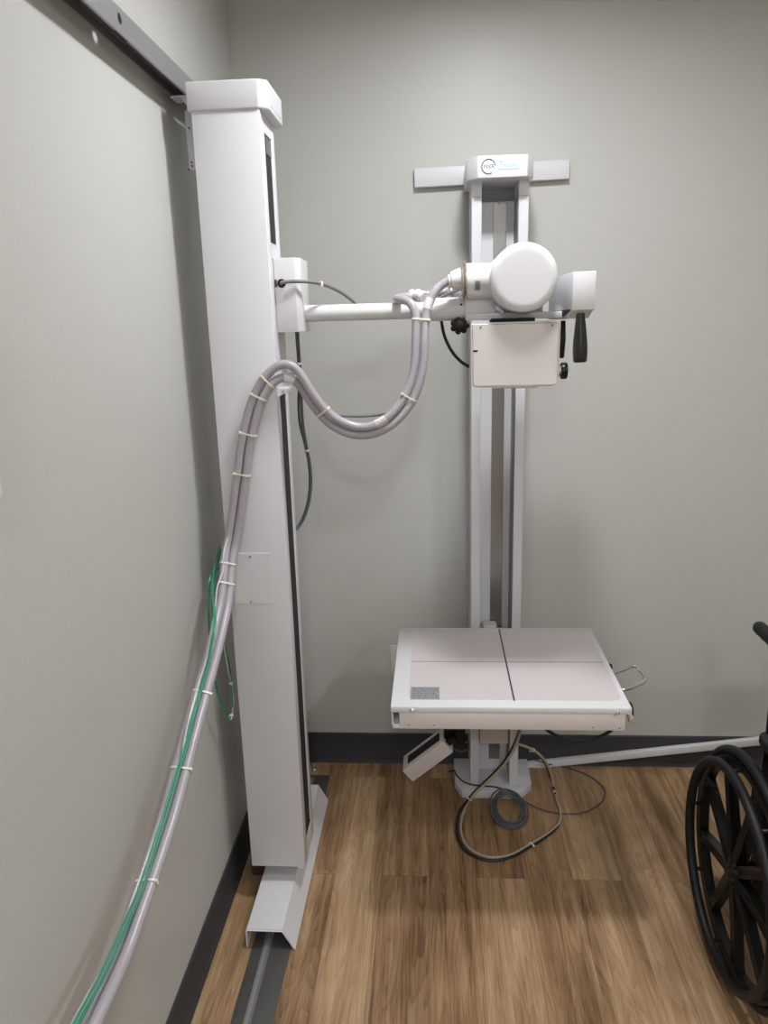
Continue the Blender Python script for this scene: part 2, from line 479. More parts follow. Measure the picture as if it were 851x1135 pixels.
# carriage
yc = 1.905
a = aty(305.2, 286, yc); b_ = aty(324.2, 286, yc); c_ = aty(307, 368.5, yc)
xcl, xcr, zct, zcb = cx1 + .0003, b_.x + .004, a.z, c_.z
bm = B(); prism(bm, [(xcl, yc), (xcr, yc), (xcr + .012, yc + .016), (xcr + .012, yc + .12), (xcl, yc + .12)], 'z', zcb, zct, .0015, 2)
carr = obj('carriage', bm, m_white2, TS)
q = aty(312, 314, yc)
bm = B(); lathe(bm, q, (0, -1, 0), [(0, .0105), (.002, .0105), (.005, .0085), (.006, .005), (.003, .004), (.003, 0)], 24); gr = obj('cable_grommet', bm, m_black, carr)
bm = B(); box(bm, q.x - .0165, q.x - .0115, yc - .0015, yc - .0002, q.z - .009, q.z + .009); obj('latch_slot', bm, m_brown, carr)
screw(carr, aty(315.5, 328, yc), (0, -1, 0), .0035, .002)
# arm
YA = 1.968
zl, zr = aty(338, 349, YA).z, aty(500, 341.7, YA).z
za = (zl + zr) / 2
xs0 = aty(477.5, 342, YA).x; xs1 = aty(516, 341, YA).x
bm = B(); cyl(bm, (xcr + .011, YA, za), (xs0 + .01, YA, za), .0205, 40); arm = obj('arm', bm, m_white2, TS)
bm = B(); cyl(bm, (xs0, YA, za + .001), (xs1 + .004, YA, za + .001), .0283, 44, bev=.0015); sl = obj('arm_sleeve', bm, m_white2, TS)
q = aty(511, 338, YA - .024); lathe_d = (0, -1, .35); screw(sl, q, lathe_d, .0032, .004, 'set_screw_hole', m_dark)
bm = B()  # locking knob: lobed black handwheel below the sleeve
kc = aty(509, 361, YA + .0)
kc.y = 1.955
for k in range(7):
    t = 2 * PI * k / 7; o_ = V((.0165 * math.cos(t), 0, .0145 * math.sin(t))); cyl(bm, kc + o_ + V((0, -.012, 0)), kc + o_ + V((0, .014, 0)), .0075, 14, bev=.002)
cyl(bm, kc + V((0, -.014, 0)), kc + V((0, .016, 0)), .0165, 24, bev=.003); cyl(bm, kc + V((0, .010, 0)), kc + V((0, .010, .030)), .007, 14)
obj('locking_knob', bm, m_black, TS)
# mount behind the tube
x515 = aty(515.5, 342, 1.935).x
zmb = aty(540, 354.5, 1.935).z
bm = B(); box(bm, x515, x515 + .075, 1.935, 2.02, zmb, za + .034, .003)
mnt = obj('arm_mount', bm, m_white2, TS)
xr_ = aty(627, 350, 1.925).x
bm = B(); box(bm, x515 + .001, xr_, 1.925, 2.05, zmb - .0005, zmb + .016, .002); box(bm, x515 + .10, xr_ - .05, 1.96, 2.06, zmb + .015, zmb + .05, .004)
obj('mount_plate', bm, m_white2, TS)
# tube housing
yt0, yt1 = 1.838, 2.14
tc_ = aty(581.2, 307.3, yt0); R = .0785
bm = B(); lathe(bm, (tc_.x, yt0, tc_.z), (0, 1, 0), [(0, 0), (0, R - .022), (.0001, R - .0165), (.0014, R - .0085), (.006, R - .0025), (.012, R), (.10, R), (.1005, R - .0012), (.1025, R - .0012), (.103, R), (yt1 - yt0 - .012, R), (yt1 - yt0 - .004, R - .004), (yt1 - yt0, R - .012), (yt1 - yt0, 0)], 72)
hs = obj('tube_housing', bm, m_white2, TS)
# horn + sockets (two: front and rear)
yn = 1.915
cn = aty(530, 311, yn)
xn0 = aty(516.3, 311, yn).x
bm = B(); lathe(bm, (tc_.x - .03, yn, cn.z), (-1, 0, 0), [(0, .040), (tc_.x - .03 - xn0 - .035, .0405), (tc_.x - .03 - xn0 - .034, .0408), (tc_.x - .03 - xn0 - .002, .0408), (tc_.x - .03 - xn0, .039)], 48)
hn = obj('tube_horn', bm, m_white2, TS)
bm = B(); lathe(bm, (xn0 + .018, yn, cn.z), (-1, 0, 0), [(0, .0409), (0, .0412), (.012, .0412), (.012, .0409)], 48)
q0 = aty(527, 317, yn)
bm.free()
bm = B(); a1 = []
for k in range(9):
    t = math.radians(-28 + 30 * k / 8)
    a1.append((math.cos(t), math.sin(t)))
F = [[bm.verts.new((x, yn - .0414 * c, cn.z + .0414 * s - .004)) for c, s in a1] for x in (q0.x - .0035, q0.x + .0085)]
for k in range(8): bm.faces.new((F[0][k], F[1][k], F[1][k + 1], F[0][k + 1]))
g = bmesh.ops.solidify(bm, geom=bm.faces[:], thickness=.0008)
obj('maker_plate', bm, m_plate, hn, 'small silver plate on the horn')
bm = B(); lathe(bm, (xn0 - .0004, yn, cn.z), (-1, 0, 0), [(0, .044), (.003, .046), (.0045, .0425), (.006, .046), (.009, .044), (.010, .036)], 48); obj('clamp_ring', bm, m_brass, hn, 'metal clamp ring')
xz0 = xn0 - .0108
xz1 = aty(496.5, 311, yn).x
n1c = V((xz0, yn, aty(503, 311, yn).z + .002))
bm = B(); lathe(bm, n1c, (-1, 0, -.12), [(0, .027), (.002, .0275), (xz0 - xz1 - .012, .0225), (xz0 - xz1 - .008, .021), (xz0 - xz1 - .007, .0165), (xz0 - xz1 - .001, .016), (xz0 - xz1, .0125)], 40)
obj('cable_socket', bm, m_white2, hn)
n2c = V((xz0 + .012, 2.045, aty(503, 320, 2.045).z + .004))
bm = B(); lathe(bm, n2c + V((.06, 0, 0)), (-1, 0, -.12), [(0, .038), (.05, .038), (.051, .027), (.062, .0265), (.086, .0225), (.09, .0165), (.097, .016), (.098, .0125)], 40)
obj('cable_socket', bm, m_white2, hn)
# collimator
yk0, yk1 = 1.864, 1.985
c0, c1 = aty(521.8, 357, yk0), aty(619.7, 429, yk0)
zt_ = aty(560, 357, yk0).z; zb_ = aty(560, 429.5, yk0).z
wx, wz = c1.x - c0.x, zt_ - zb_
bm = B(); o2 = []
cxk, czk = (c0.x + c1.x) / 2, (zt_ + zb_) / 2
for sx, sz, a0, rr in ((1, 1, 0, .004), (-1, 1, 90, .004), (-1, -1, 180, .013), (1, -1, 270, .013)):
    for i in range(7):
        t = math.radians(a0 + 15 * i); tp = .0015 if sz < 0 else 0
        o2.append((cxk + sx * (wx / 2 - rr - tp) + rr * math.cos(t), czk + sz * (wz / 2 - rr) + rr * math.sin(t)))
prism(bm, o2, 'y', yk0, yk1)
bmesh.ops.bevel(bm, geom=[e for e in bm.edges if all(abs(v.co.y - yk0) < 1e-5 for v in e.verts)], offset=.005, segments=3, affect='EDGES')
co = obj('collimator', bm, m_cream, TS)
q = aty(526.7, 389.2, yk0)
bm = B(); box(bm, q.x - .0055, q.x + .0055, yk0 - .0006, yk0 + .001, q.z - .0022, q.z + .0022, .0004, 1); obj('front_slot', bm, m_dark, co, 'small black slot')
for px, py in ((532.5, 362.5), (612, 360.5)): screw(co, aty(px, py, yk0), (0, -1, 0), .0026, .0015, m=m_steel)
q0, q1 = aty(545, 356, 1.90), aty(592, 356, 1.90)
bm = B(); box(bm, q0.x, q1.x, 1.885, 1.98, zt_ - .0005, zmb - .0002 + .003, .001); obj('gap_shade', bm, m_dark, co, 'black strip painted in as the dark gap above the box')  # shade of the gap between mount plate and collimator, as a black strip
q = aty(575, 430, 1.90)
bm = B(); box(bm, cxk - .05, cxk + .06, yk0 + .04, yk1 - .02, zb_ - .006, zb_ + .001, .002); obj('lens_window', bm, m_white2, co)
kq = aty(621, 411, 1.93); xk = c1.x - .0008; xk2 = aty(621.3, 411, 1.93).x; xk3 = aty(628.3, 411, 1.93).x
bm = B(); cyl(bm, (xk, 1.93, kq.z), (xk2, 1.93, kq.z), .0150, 30, bev=.001); kb = obj('knob_stem', bm, m_chrome, co, 'chrome knob')
bm = B(); cyl(bm, (xk2 - .0005, 1.93, kq.z), (xk3, 1.93, kq.z), .0205, 36, bev=.003); obj('field_knob', bm, m_black, co, 'black knob cap')
q0, q1 = aty(616.5, 355.5, 1.99), aty(624.3, 396.5, 1.99)
bm = B(); prism(bm, [(q0.x - .004, q0.z - .002), (q1.x + .002, q0.z), (q1.x + .004, q0.z - .045), (q1.x + .001, q1.z), (q1.x - .007, q1.z - .002)], 'y', 1.985, 2.03, .0015); obj('release_lever', bm, m_black, TS, 'black flat release lever')
# control box
yb0 = 1.80
b0, b1 = aty(634.9, 301.3, yb0), aty(659.4, 345, yb0)
zt2 = aty(647, 300.8, yb0).z; zb2 = aty(647, 344, yb0).z
bm = B(); box(bm, b0.x, b1.x, yb0, yb0 + .36, zb2, zt2, .002); cb = obj('control_box', bm, m_bluegrey, TS)
bm = B(); box(bm, b0.x + .0005, b1.x - .0005, yb0 - .003, yb0 + .004, zb2 + .0005, zt2 - .0005, .002); obj('front_cover', bm, m_white2, cb)
zlow = aty(637, 353, yb0 + .06).z
bm = B(); prism(bm, [(yb0 + .001, zb2 + .001), (yb0 + .055, zlow), (yb0 + .24, zlow), (yb0 + .24, zb2 + .001)], 'x', b0.x + .003, b1.x - .003, .001, 1); box(bm, xr_ - .03, b0.x + .02, yb0 + .14, yb0 + .22, zlow - .001, zlow + .012, .002)
obj('box_bracket', bm, m_white2, TS)
bm = B(); prism(bm, [(yb0 + .01, zb2 + .003), (yb0 + .26, zb2 + .003), (yb0 + .26, zb2 - .012), (yb0 + .12, zb2 - .012)], 'x', b0.x - .0012, b0.x + .002); obj('box_gap_shade', bm, m_dark, cb, 'black strip painted in as the dark gap along the lower edge')  # black wedge painted in for the shade under the side panel
h0, h1 = aty(643.3, 346, yb0 + .028), aty(642.6, 402, yb0 + .028)
Lh = (h1 - h0).length
bm = B(); lathe(bm, h0 + V((0, 0, .004)), h1 - h0, [(0, .0095), (.004, .0095), (.012, .0102), (Lh * .45, .0145), (Lh * .62, .0165), (Lh * .8, .0172), (Lh * .96, .0166), (Lh, .0158), (Lh + .003, .014), (Lh + .003, 0)], 40)
obj('handle', bm, m_blackg, TS, 'glossy black tapered grip')
# hook that carries the cables, just over the lower belt
hq = aty(311, 428, 1.87)
bm = B(); prism(bm, [(cx1 - .002, 1.475), (cx1 + .024, 1.487), (cx1 + .024, 1.497), (cx1 - .002, 1.497)], 'y', cy0 + .02, cy0 + .075, .001, 1)
hk = obj('cable_hook', bm, m_white, TS)
screw(hk, (cx1 + .012, cy0 + .0199, 1.489), (0, -1, 0), .0035, .002)

# ================================================================== THICK TUBE CABLES
def pxpath(rows):
    out = []
    for r in rows:
        if r[2] == 'x': out.append(atx(r[0], r[1], r[3]))
        elif r[2] == 'z': out.append(atz(r[0], r[1], r[3]))
        else: out.append(aty(r[0], r[1], r[2]))
    return out


CB = thing('tube_cable_bundle', 'two thick grey cables tied together, looping from tube head past column down the left wall', 'cable', (-.53, 1.85, .3))
RC = .0106
XA, XB = -.523, -.531
low = [(255, 625), (252, 664), (244.5, 702), (235, 740), (225, 777), (215, 815), (205.5, 852), (191.5, 904), (176, 952), (158, 1004), (138.5, 1059), (109, 1124), (95, 1155), (72, 1205)]
A = pxpath([(500, 311, yn), (495.5, 312, yn), (488, 316.5, yn), (480, 325, 1.905), (474.5, 337, 1.90), (471.5, 352, 1.895), (470.5, 375, 1.885), (469, 405, 1.88), (463, 431, 1.875), (455, 448, 1.872), (443, 463, 1.868), (430, 474, 1.865), (412, 481.5, 1.865), (395, 482.5, 1.865), (377, 477, 1.865), (361, 466, 1.865), (349, 452, 1.862), (339, 438, 1.858), (331, 425, 1.853), (320, 418, 1.845), (311, 418.5, 1.838), (302, 424, 1.833), (294.5, 434, 1.83), (288, 449, 1.829), (281.5, 472, 1.829), (276, 500, 1.829), (273, 525, 1.829), (269.5, 550, 1.829), (265.5, 578, 1.829), (261.5, 602, 1.826)]) + pxpath([(x + 1.5, y, 'x', XA) for x, y in low])
BX = [(x - 3.0, y, 'x', XB) for k, (x, y) in enumerate(low)]
Bp = pxpath([(496, 322.5, 2.045), (489, 323.5, 2.045), (478, 326, 2.045), (462, 328, 2.035), (450, 329, 2.02), (441, 330.5, 1.985), (439.8, 332, 1.955), (444, 332.2, 1.925), (452, 333, 1.91), (458, 339.5, 1.90), (461.5, 351, 1.893), (462.3, 375, 1.885), (460, 403, 1.88), (454.5, 426, 1.875), (446, 445, 1.869), (431, 463, 1.862), (414, 472, 1.858), (398, 473.5, 1.856), (381, 469, 1.852), (366, 459, 1.847), (353.5, 446, 1.842), (343, 431, 1.838), (334, 416, 1.835), (326, 406.5, 1.832), (317, 402.5, 1.83), (308, 405, 1.829), (299, 412, 1.8285), (291, 423, 1.828), (284, 438, 1.828), (277, 455, 1.828), (271.5, 477, 1.828), (267, 501, 1.828), (264, 526, 1.828), (260.5, 551, 1.828), (256.8, 578, 1.828), (254.5, 602, 1.825)]) + pxpath(BX)
SA, SB = spline(A, .008), spline(Bp, .008)
# keep the two cables clear of each other
for i, p in enumerate(SB):
    q = min(SA, key=lambda s: (s - p).length_squared)
    d = p - q
    if d.length < 2 * RC + .0004 and d.length > 1e-6:
        SB[i] = q + d.normalized() * (2 * RC + .0004)


def smooth(P, n=3):
    for _ in range(n):
        P = [P[0]] + [(P[i - 1] + P[i] * 2 + P[i + 1]) / 4 for i in range(1, len(P) - 1)] + [P[-1]]
    return P


SA, SB = smooth(SA, 6), smooth(SB, 6)
obj('cable', tube(B(), SA, RC, 16), m_cable, CB)
obj('cable', tube(B(), SB, RC, 16), m_cable, CB)


def near(S, px, py):
    k = min(range(2, len(S) - 2), key=lambda i: (topx(S[i]) - V((px, py))).length)
    return S[k], (S[k + 2] - S[k - 2]).normalized()


def tie(px, py, parent, Ss=(SA, SB), r=RC, knob=1):
    got = [near(S, px, py) for S in Ss]
    pa, ta = got[0]; pb = got[-1][0]
    if len(got) == 2 and (pa - pb).length > .05: pb = pa
    n_ = ta
    d = pb - pa; d -= n_ * d.dot(n_)
    if d.length < 1e-4: d = frame_of(n_)[0] * 1e-4
    e1 = d.normalized(); e2 = n_.cross(e1); L2 = d.length / 2; c = (pa + pb) / 2
    rr = r + .0006; loop = []
    for k in range(28):
        t = 2 * PI * k / 28
        loop.append(c + e1 * (math.copysign(L2, math.cos(t)) + rr * math.cos(t)) + e2 * (rr * math.sin(t)))
    bm = B()
    w = .0022
    ri = [[bm.verts.new(p + n_ * s * w + (p - c).normalized() * o) for p in loop] for s, o in ((-1, 0), (1, 0), (1, .0016), (-1, .0016))]
    for j in range(4):
        for k in range(28): bm.faces.new((ri[j][k], ri[j][(k + 1) % 28], ri[(j + 1) % 4][(k + 1) % 28], ri[(j + 1) % 4][k]))
    # locking head on the camera side
    hp = max(loop, key=lambda p: -(p - CAM).length + knob * (p - c).dot(e1) * .6)
    box(bm, -.0035, .0035, -.0028, .0028, -.0028, .0028, .0008, 1, Matrix.Translation(hp + (hp - c).normalized() * .002) @ Matrix((e1, e2, n_)).transposed().to_4x4())
    bmesh.ops.recalc_face_normals(bm, faces=bm.faces[:])
    return obj('cable_tie', bm, m_tie, parent)


for px, py, kn in ((465, 355, -1), (456, 441, 1), (355, 458, 1), (295, 420, 1), (288, 440, 1), (277, 482, 1), (269, 525, 1), (256, 625, 1), (252, 647, 1), (231, 772, -1), (204, 856, -1), (165, 980, -1)):
    tie(px, py, CB, knob=kn)
def sleeve(S, px, py, L_, r, name, m, label=None, wrap=0):
    k = min(range(2, len(S) - 2), key=lambda i: (topx(S[i]) - V((px, py))).length)
    n = max(2, int(L_ / .008 / 2)); seg = S[k - n:k + n + 1]
    return obj(name, tube(B(), seg, r, 18), m, CB, label)


sleeve(SA, 473.5, 335, .035, RC + .0012, 'cable_sleeve', m_white2, 'short white sleeve')
cl = sleeve(SB, 424, 469, .034, RC + .0006, 'cable_label', m_ivory, 'white printed label')
pk, tk = near(SB, 424, 469)
for k in range(3):
    e = V((0, -1, 0)); e -= tk * e.dot(tk); e.normalize(); s_ = tk.cross(e)
    c = pk + e * (RC + .0007) + s_ * (k - 1) * .005 * (1 if s_.z < 0 else -1) - e * (.0012 * abs(k - 1))
    bm = B()
    for j in range(4):
        box(bm, -.0016, .0014, -.0006, .0004, -.0012, .0012, 0, 1, Matrix.Translation(c + tk * (.0065 * (j - 1.5) + .002 * random.random())) @ Matrix((tk, e, s_)).transposed().to_4x4())
    obj('label_print', bm, m_ink, cl)
sleeve(SA, 320.5, 418, .022, RC + .0016, 'cable_sleeve', m_white2, 'short white sleeve')
# white wrap over the rear cable above the arm
bm = B(); Wp = spline(pxpath([(455, 327.5, 2.03), (463, 327, 2.02), (471, 330.5, 1.995)]), .006)
tube(bm, Wp, lambda t: .014 + .002 * math.sin(t * 19), 14); obj('cable_wrap', bm, m_ivory, CB, 'lumpy white wrap')

# ================================================================== GREEN GROUND WIRES
GW = thing('green_wire_bundle', 'thin green and clear ground wires looped behind and along the thick grey cables', 'wires', (-.56, 1.7, .3))
XG = -.523
gpx = [(245, 609), (238, 640), (236, 655), (237.5, 672), (238.5, 692), (235.5, 713), (230.5, 738), (224, 762), (214, 798), (208, 824), (196, 862), (189, 887), (175.5, 931), (159, 984), (136.5, 1036), (113, 1087), (92, 1125), (70, 1165)]
GXS = [-.57, -.565, -.555, -.532, -.513, -.511, -.515, -.521, -.523]
G1 = spline(pxpath([(x, y, 'x', GXS[min(k, 8)]) for k, (x, y) in enumerate(gpx)]), .01)
obj('green_wire', tube(B(), G1, .0025, 8), m_green, GW)
G1b = smooth([p + V((-.004, .006 * math.sin(i * .05), .004 * math.cos(i * .06) + .004)) for i, p in enumerate(G1)], 3)
obj('green_wire', tube(B(), G1b, .0022, 8), m_green, GW)
G2 = spline(pxpath([(x, y, 'x', -.583) for x, y in ((249, 633), (243.5, 630), (237, 634), (232.5, 641), (231, 660), (231.5, 688), (232, 705), (235, 735), (239, 756), (243, 772), (249, 786), (254, 797))]), .008)
obj('green_wire', tube(B(), G2, .0032, 8), m_green, GW)
G3 = spline(pxpath([(x, y, 'x', -.572) for x, y in ((246, 705), (250, 718), (254, 738), (256, 757), (257, 775), (257.5, 788), (254, 798))]), .008)
obj('green_wire', tube(B(), G3, .0024, 8), m_green, GW)
G4 = spline(pxpath([(x, y, 'x', -.57) for x, y in ((246, 702), (249, 722), (253, 744), (257, 760), (259, 778), (256, 798))]), .008)
obj('clear_wire', tube(B(), G4, .0016, 8), m_cable6, GW, 'clear wire')
G5 = spline(pxpath([(x, y, 'x', -.53) for x, y in ((257, 585), (248, 612), (247, 632), (241, 650), (238, 676), (232.5, 708), (226, 738), (217, 768), (208.5, 800), (201, 838), (187, 880), (173, 922), (158, 965), (142, 1010), (120, 1062), (92, 1112), (66, 1160))]), .01)
obj('clear_wire', tube(B(), G5, .0019, 8), m_cable6, GW, 'pale grey wire')
for S, px, py in ((G3, 255.5, 758), (G3, 254, 798)):
    tie(px, py, GW, (S,), .0034)

# ================================================================== THIN CABLES ROUND THE COLUMN
q = aty(312, 314, yc - .004)
C1 = spline([q, q + V((.002, -.008, .001))] + pxpath([(318, 312.3, 1.893), (332, 311.8, 1.90), (348, 313, 1.92), (362, 316.5, 1.945), (376, 323, 1.98), (388, 331, 2.01), (400, 340, 2.02), (430, 343, 2.02), (462, 338, 2.015), (484, 331, 2.012), (500, 324.5, 2.0), (513, 319, 1.985)]), .01)
c1 = thing('control_cable', 'thin dark grey cable running from carriage socket down behind the horizontal arm', 'cable', (-.36, 1.9, 1.5))
obj('cord', tube(B(), C1, .0044, 12), m_cable2, c1); tie(356, 314.5, c1, (C1,), .0046)
c2 = thing('hanging_cable', 'thin dark cable hanging beside the column below the arm, against the back wall', 'cable', (-.32, 2.08, 1))
P2 = [(329.5, 362, 2.0), (330, 375, 2.02), (331.5, 395, 2.045), (333, 420, 2.06), (334, 445, 2.07), (335.5, 470, 2.075), (339, 492, 2.075), (343.5, 515, 2.075), (344.5, 538, 2.075), (341, 562, 2.075), (333, 581, 2.075), (325, 590, 2.06)]
S2 = spline(pxpath(P2), .01); obj('cord', tube(B(), S2, .0042, 10), m_cable3, c2)
S2b = spline(pxpath([(x - (3.2 if 430 < y < 492 else 1.2), y, d + .011) for x, y, d in P2]), .01); obj('cord', tube(B(), S2b, .0036, 10), m_cable3, c2)
tie(332.5, 401, c2, (S2, S2b), .0042); tie(341, 499, c2, (S2, S2b), .0042)
S3 = spline(pxpath([(303, 421, 1.86), (318, 414, 1.875), (331, 415, 1.885), (342, 430, 1.893), (354, 448, 1.90), (366, 459.5, 1.905), (385, 462, 1.91), (405, 462, 1.91), (425, 460, 1.91), (440, 456, 1.905), (448, 448, 1.90)]), .01)
S3 = [p + V((0, .018, 0)) for p in S3]
tag(obj('thin_grey_cable', tube(B(), S3, .0038, 10), m_cable2), 'thin grey cable strung across the U-shaped loop of the thick cables', 'cable')
S4 = spline(pxpath([(487, 345, 2.005), (489.3, 357, 1.998), (491.5, 369, 1.99), (496, 381, 1.985), (502.5, 392, 1.982), (511, 401, 1.98), (519, 406, 1.98), (526, 408, 1.98)]), .008)
tag(obj('short_black_cable', tube(B(), S4, .0042, 10), m_cable4), 'short black cable drooping from the arm sleeve into the collimator box', 'cable')

# ================================================================== RECEPTOR STAND on the back wall
RS = thing('wall_stand', 'white upright wall-mounted receptor stand with steel strip, crossbar and logo cap', 'stand', (.2, 2.5, 0))
bm = B(); prism(bm, [(.0615, YB - .013), (.0615, 2.408), (.086, 2.353), (.294, 2.353), (.336, 2.408), (.338, YB - .013)], 'z', .0005, .028, .0025, 2)
obj('base_plate', bm, m_white, RS)
yf_ = 2.393
px0, px1 = .1165, .2845
bm = B(); prism(bm, [(px0, yf_), (px0 + .030, yf_), (px0 + .030, 2.49), (px1 - .030, 2.49), (px1 - .030, yf_), (px1, yf_), (px1, YB - .014), (px0, YB - .014)], 'z', .0285, 2.0, .0015, 1)
obj('channel', bm, m_white, RS)
bm = B(); box(bm, px0, px0 + .03, yf_, YB - .0142, 2.0005, 2.06, .001, 1); box(bm, px1 - .03, px1, yf_, YB - .0142, 2.0005, 2.06, .001, 1); box(bm, px0 + .03, px1 - .03, 2.552, YB - .0142, 2.0005, 2.06)
obj('channel_head', bm, m_white, RS)
bm = B(); box(bm, .1885, .2285, 2.487, 2.4895, .075, 1.995, .0005, 1); st = obj('steel_strip', bm, m_steel, RS, 'brushed steel strip')
screw(st, aty(554, 225, 2.487), (0, -1, 0), .005, .002, m=m_white2)
bm = B(); box(bm, .2515, .2535, 2.40, 2.489, .06, 1.995); obj('post_shade_strip', bm, m_cable2, RS, 'grey strip painted as the shaded inner side of the post')  # grey sheet darkens the right post's inner side, painted shade
yc0 = 2.333
zc_t, zc_b = aty(557, 171.5, yc0).z, aty(557, 196.5, yc0).z
bm = B(); prism(bm, [(.1305, yc0), (.2715, yc0), (.294, 2.375), (.294, YB - .003), (.1005, YB - .003), (.1005, 2.375)], 'z', zc_b, zc_t, .003, 2)
tcap = obj('top_cap', bm, m_white2, RS)
# emblem and lettering on the cap
def facey(px, py): return aty(px, py, yc0 - .0003)
ec = facey(541.3, 184.6)
bm = B(); Rr = .0205
ring = [(math.radians(t)) for t in range(5, 305, 6)]
vs = [[bm.verts.new((ec.x + math.cos(t) * rr, yc0 - .0009, ec.z + math.sin(t) * rr)) for t in ring] for rr in (Rr - .0026, Rr)]
for k in range(len(ring) - 1): bm.faces.new((vs[0][k], vs[0][k + 1], vs[1][k + 1], vs[1][k]))
bmesh.ops.solidify(bm, geom=bm.faces[:], thickness=-.0007)
obj('logo_ring', bm, m_inkc, tcap, 'slate grey logo ring')
face = Matrix(((1, 0, 0, 0), (0, 0, -1, 0), (0, 1, 0, 0), (0, 0, 0, 1)))
def lettering(name, s, size, px, py, m, sx=1.0, tilt=.0):
    return text(name, s, size, Matrix.Translation(facey(px, py) + V((0, -.0001, 0))) @ face @ Matrix.Rotation(tilt, 4, 'Z'), m, tcap, .0004, sx)
lettering('logo_letters', 'MXR', .0165, 541.8, 184.8, m_inkc, .92)
lettering('logo_word', 'IMAGING', .0135, 563.5, 183.2, m_inkb, 1.02)
bm = B()
w0 = facey(551.8, 187.8); w1 = facey(575.3, 186.7)
for k in range(11):
    t = k / 11; c = w0.lerp(w1, t)
    box(bm, c.x, c.x + .0042, yc0 - .0007, yc0 + .0003, c.z - .0014, c.z + .0014)
obj('logo_tagline', bm, m_inkb, tcap)
bm = B(); c = facey(554, 179.2); box(bm, c.x - .004, c.x + .010, yc0 - .0007, yc0 + .0003, c.z - .0012, c.z + .0012); obj('logo_tagline', bm, m_inkb, tcap)
# wall crossbar (two visible ends of one bar behind the cap)
b0, b1 = aty(459, 197.5, YB - .02), aty(631, 187.5, YB - .02)
bm = B(); cxm, czm = (b0.x + b1.x) / 2, (b0.z + b1.z) / 2
box(bm, b0.x - cxm, b1.x - cxm, -.011, .011, -.028, .028, .003, 2, Matrix.Translation((cxm, YB - .0115, czm)) @ Matrix.Rotation(-math.atan2(b1.z - b0.z, b1.x - b0.x), 4, 'Y'))
obj('wall_crossbar', bm, m_white, RS)
# ================================================================== IMAGING TABLE
IT = thing('imaging_table', 'white square imaging table with cross lines on top, cantilevered from the wall stand', 'table', (.19, 2.03, .6))
tx0, tx1, ty0, ty1, tz = -.121, .4955, 1.767, 2.288, .680
bm = B(); box(bm, tx0, tx1, ty0, ty1, tz - .018, tz, .003, 2); tt = obj('table_top', bm, m_white2, IT)
bm = B()
prism(bm, [(tx0 + .0015, ty0 + .002), (tx0 + .005, ty0 + .002), (tx0 + .005, ty1 - .02), (tx1 - .0145, ty1 - .02), (tx1 - .0145, ty0 + .003), (tx0 + .022, ty0 + .003), (tx0 + .022, ty0 + .006), (tx0 + .022, ty1 - .03), (tx0 + .0015, ty1 - .01)][:0] or [(tx0 + .022, ty0 + .003), (tx1 - .0145, ty0 + .003), (tx1 - .0145, ty1 - .01), (tx0 + .022, ty1 - .01)], 'z', .6145, tz - .0185, .0015, 2)
bd = obj('cassette_tray', bm, m_cream, IT)
bm = B(); box(bm, tx0 + .0015, tx0 + .0055, ty0 + .004, ty1 - .012, .6165, tz - .0183, .001, 1); box(bm, tx0 + .0015, tx0 + .0225, ty0 + .004, ty1 - .012, .6145, .6265, .001, 1)
obj('tray_channel', bm, m_white2, IT)
bm = B(); prism(bm, rrect((-.075 + .4815) / 2, (1.806 + 2.277) / 2, .5565, .471, .025), 'z', tz - .0002, tz + .0004); tp = obj('top_panel', bm, m_panel, IT, 'pale beige panel with rounded corners')
xa, xb_ = atz(554.3, 698, tz).x, atz(568.4, 777.3, tz).x; xm = (xa + xb_) / 2
bm = B(); box(bm, xm - .0021, xm + .0021, 1.802, 2.272, tz + .0003, tz + .0007); obj('center_line', bm, m_line, tp, 'thick black line')
ym = (atz(455, 732.5, tz).y + atz(668, 735, tz).y) / 2
bm = B(); box(bm, -.0745, .481, ym - .0013, ym + .0013, tz + .0003, tz + .0006); obj('cross_line', bm, m_thin, tp, 'thin dark line')
l0, l1 = atz(454.5, 775.3, tz), atz(487, 761.8, tz)
bm = B(); box(bm, l0.x, l1.x, l0.y, l1.y, tz + .0002, tz + .0008); lb = obj('rating_label', bm, m_plate, tp, 'grey printed rating label')
bm = B(); w, h = l1.x - l0.x, l1.y - l0.y
for k in range(6):
    y = l1.y - h * (k + .8) / 7; x = l0.x + .004
    while x < l1.x - .008:
        d = random.uniform(.006, .02); box(bm, x, min(x + d, l1.x - .003), y - .0022, y + .0022, tz + .0005, tz + .0010); x += d + .003
lbp = obj('label_print', bm, m_ink, tp)
for px, py in ((456.2, 787), (683.8, 790.2)): screw(tt, aty(px, py, ty0), (0, -1, 0), .0062, .005)
for px, py in ((452.7, 803.3), (481, 804), (656.8, 806.3), (686.3, 807)): screw(bd, aty(px, py, ty0 + .003), (0, -1, 0), .0018, .0006, 'rivet_hole', m_dark)
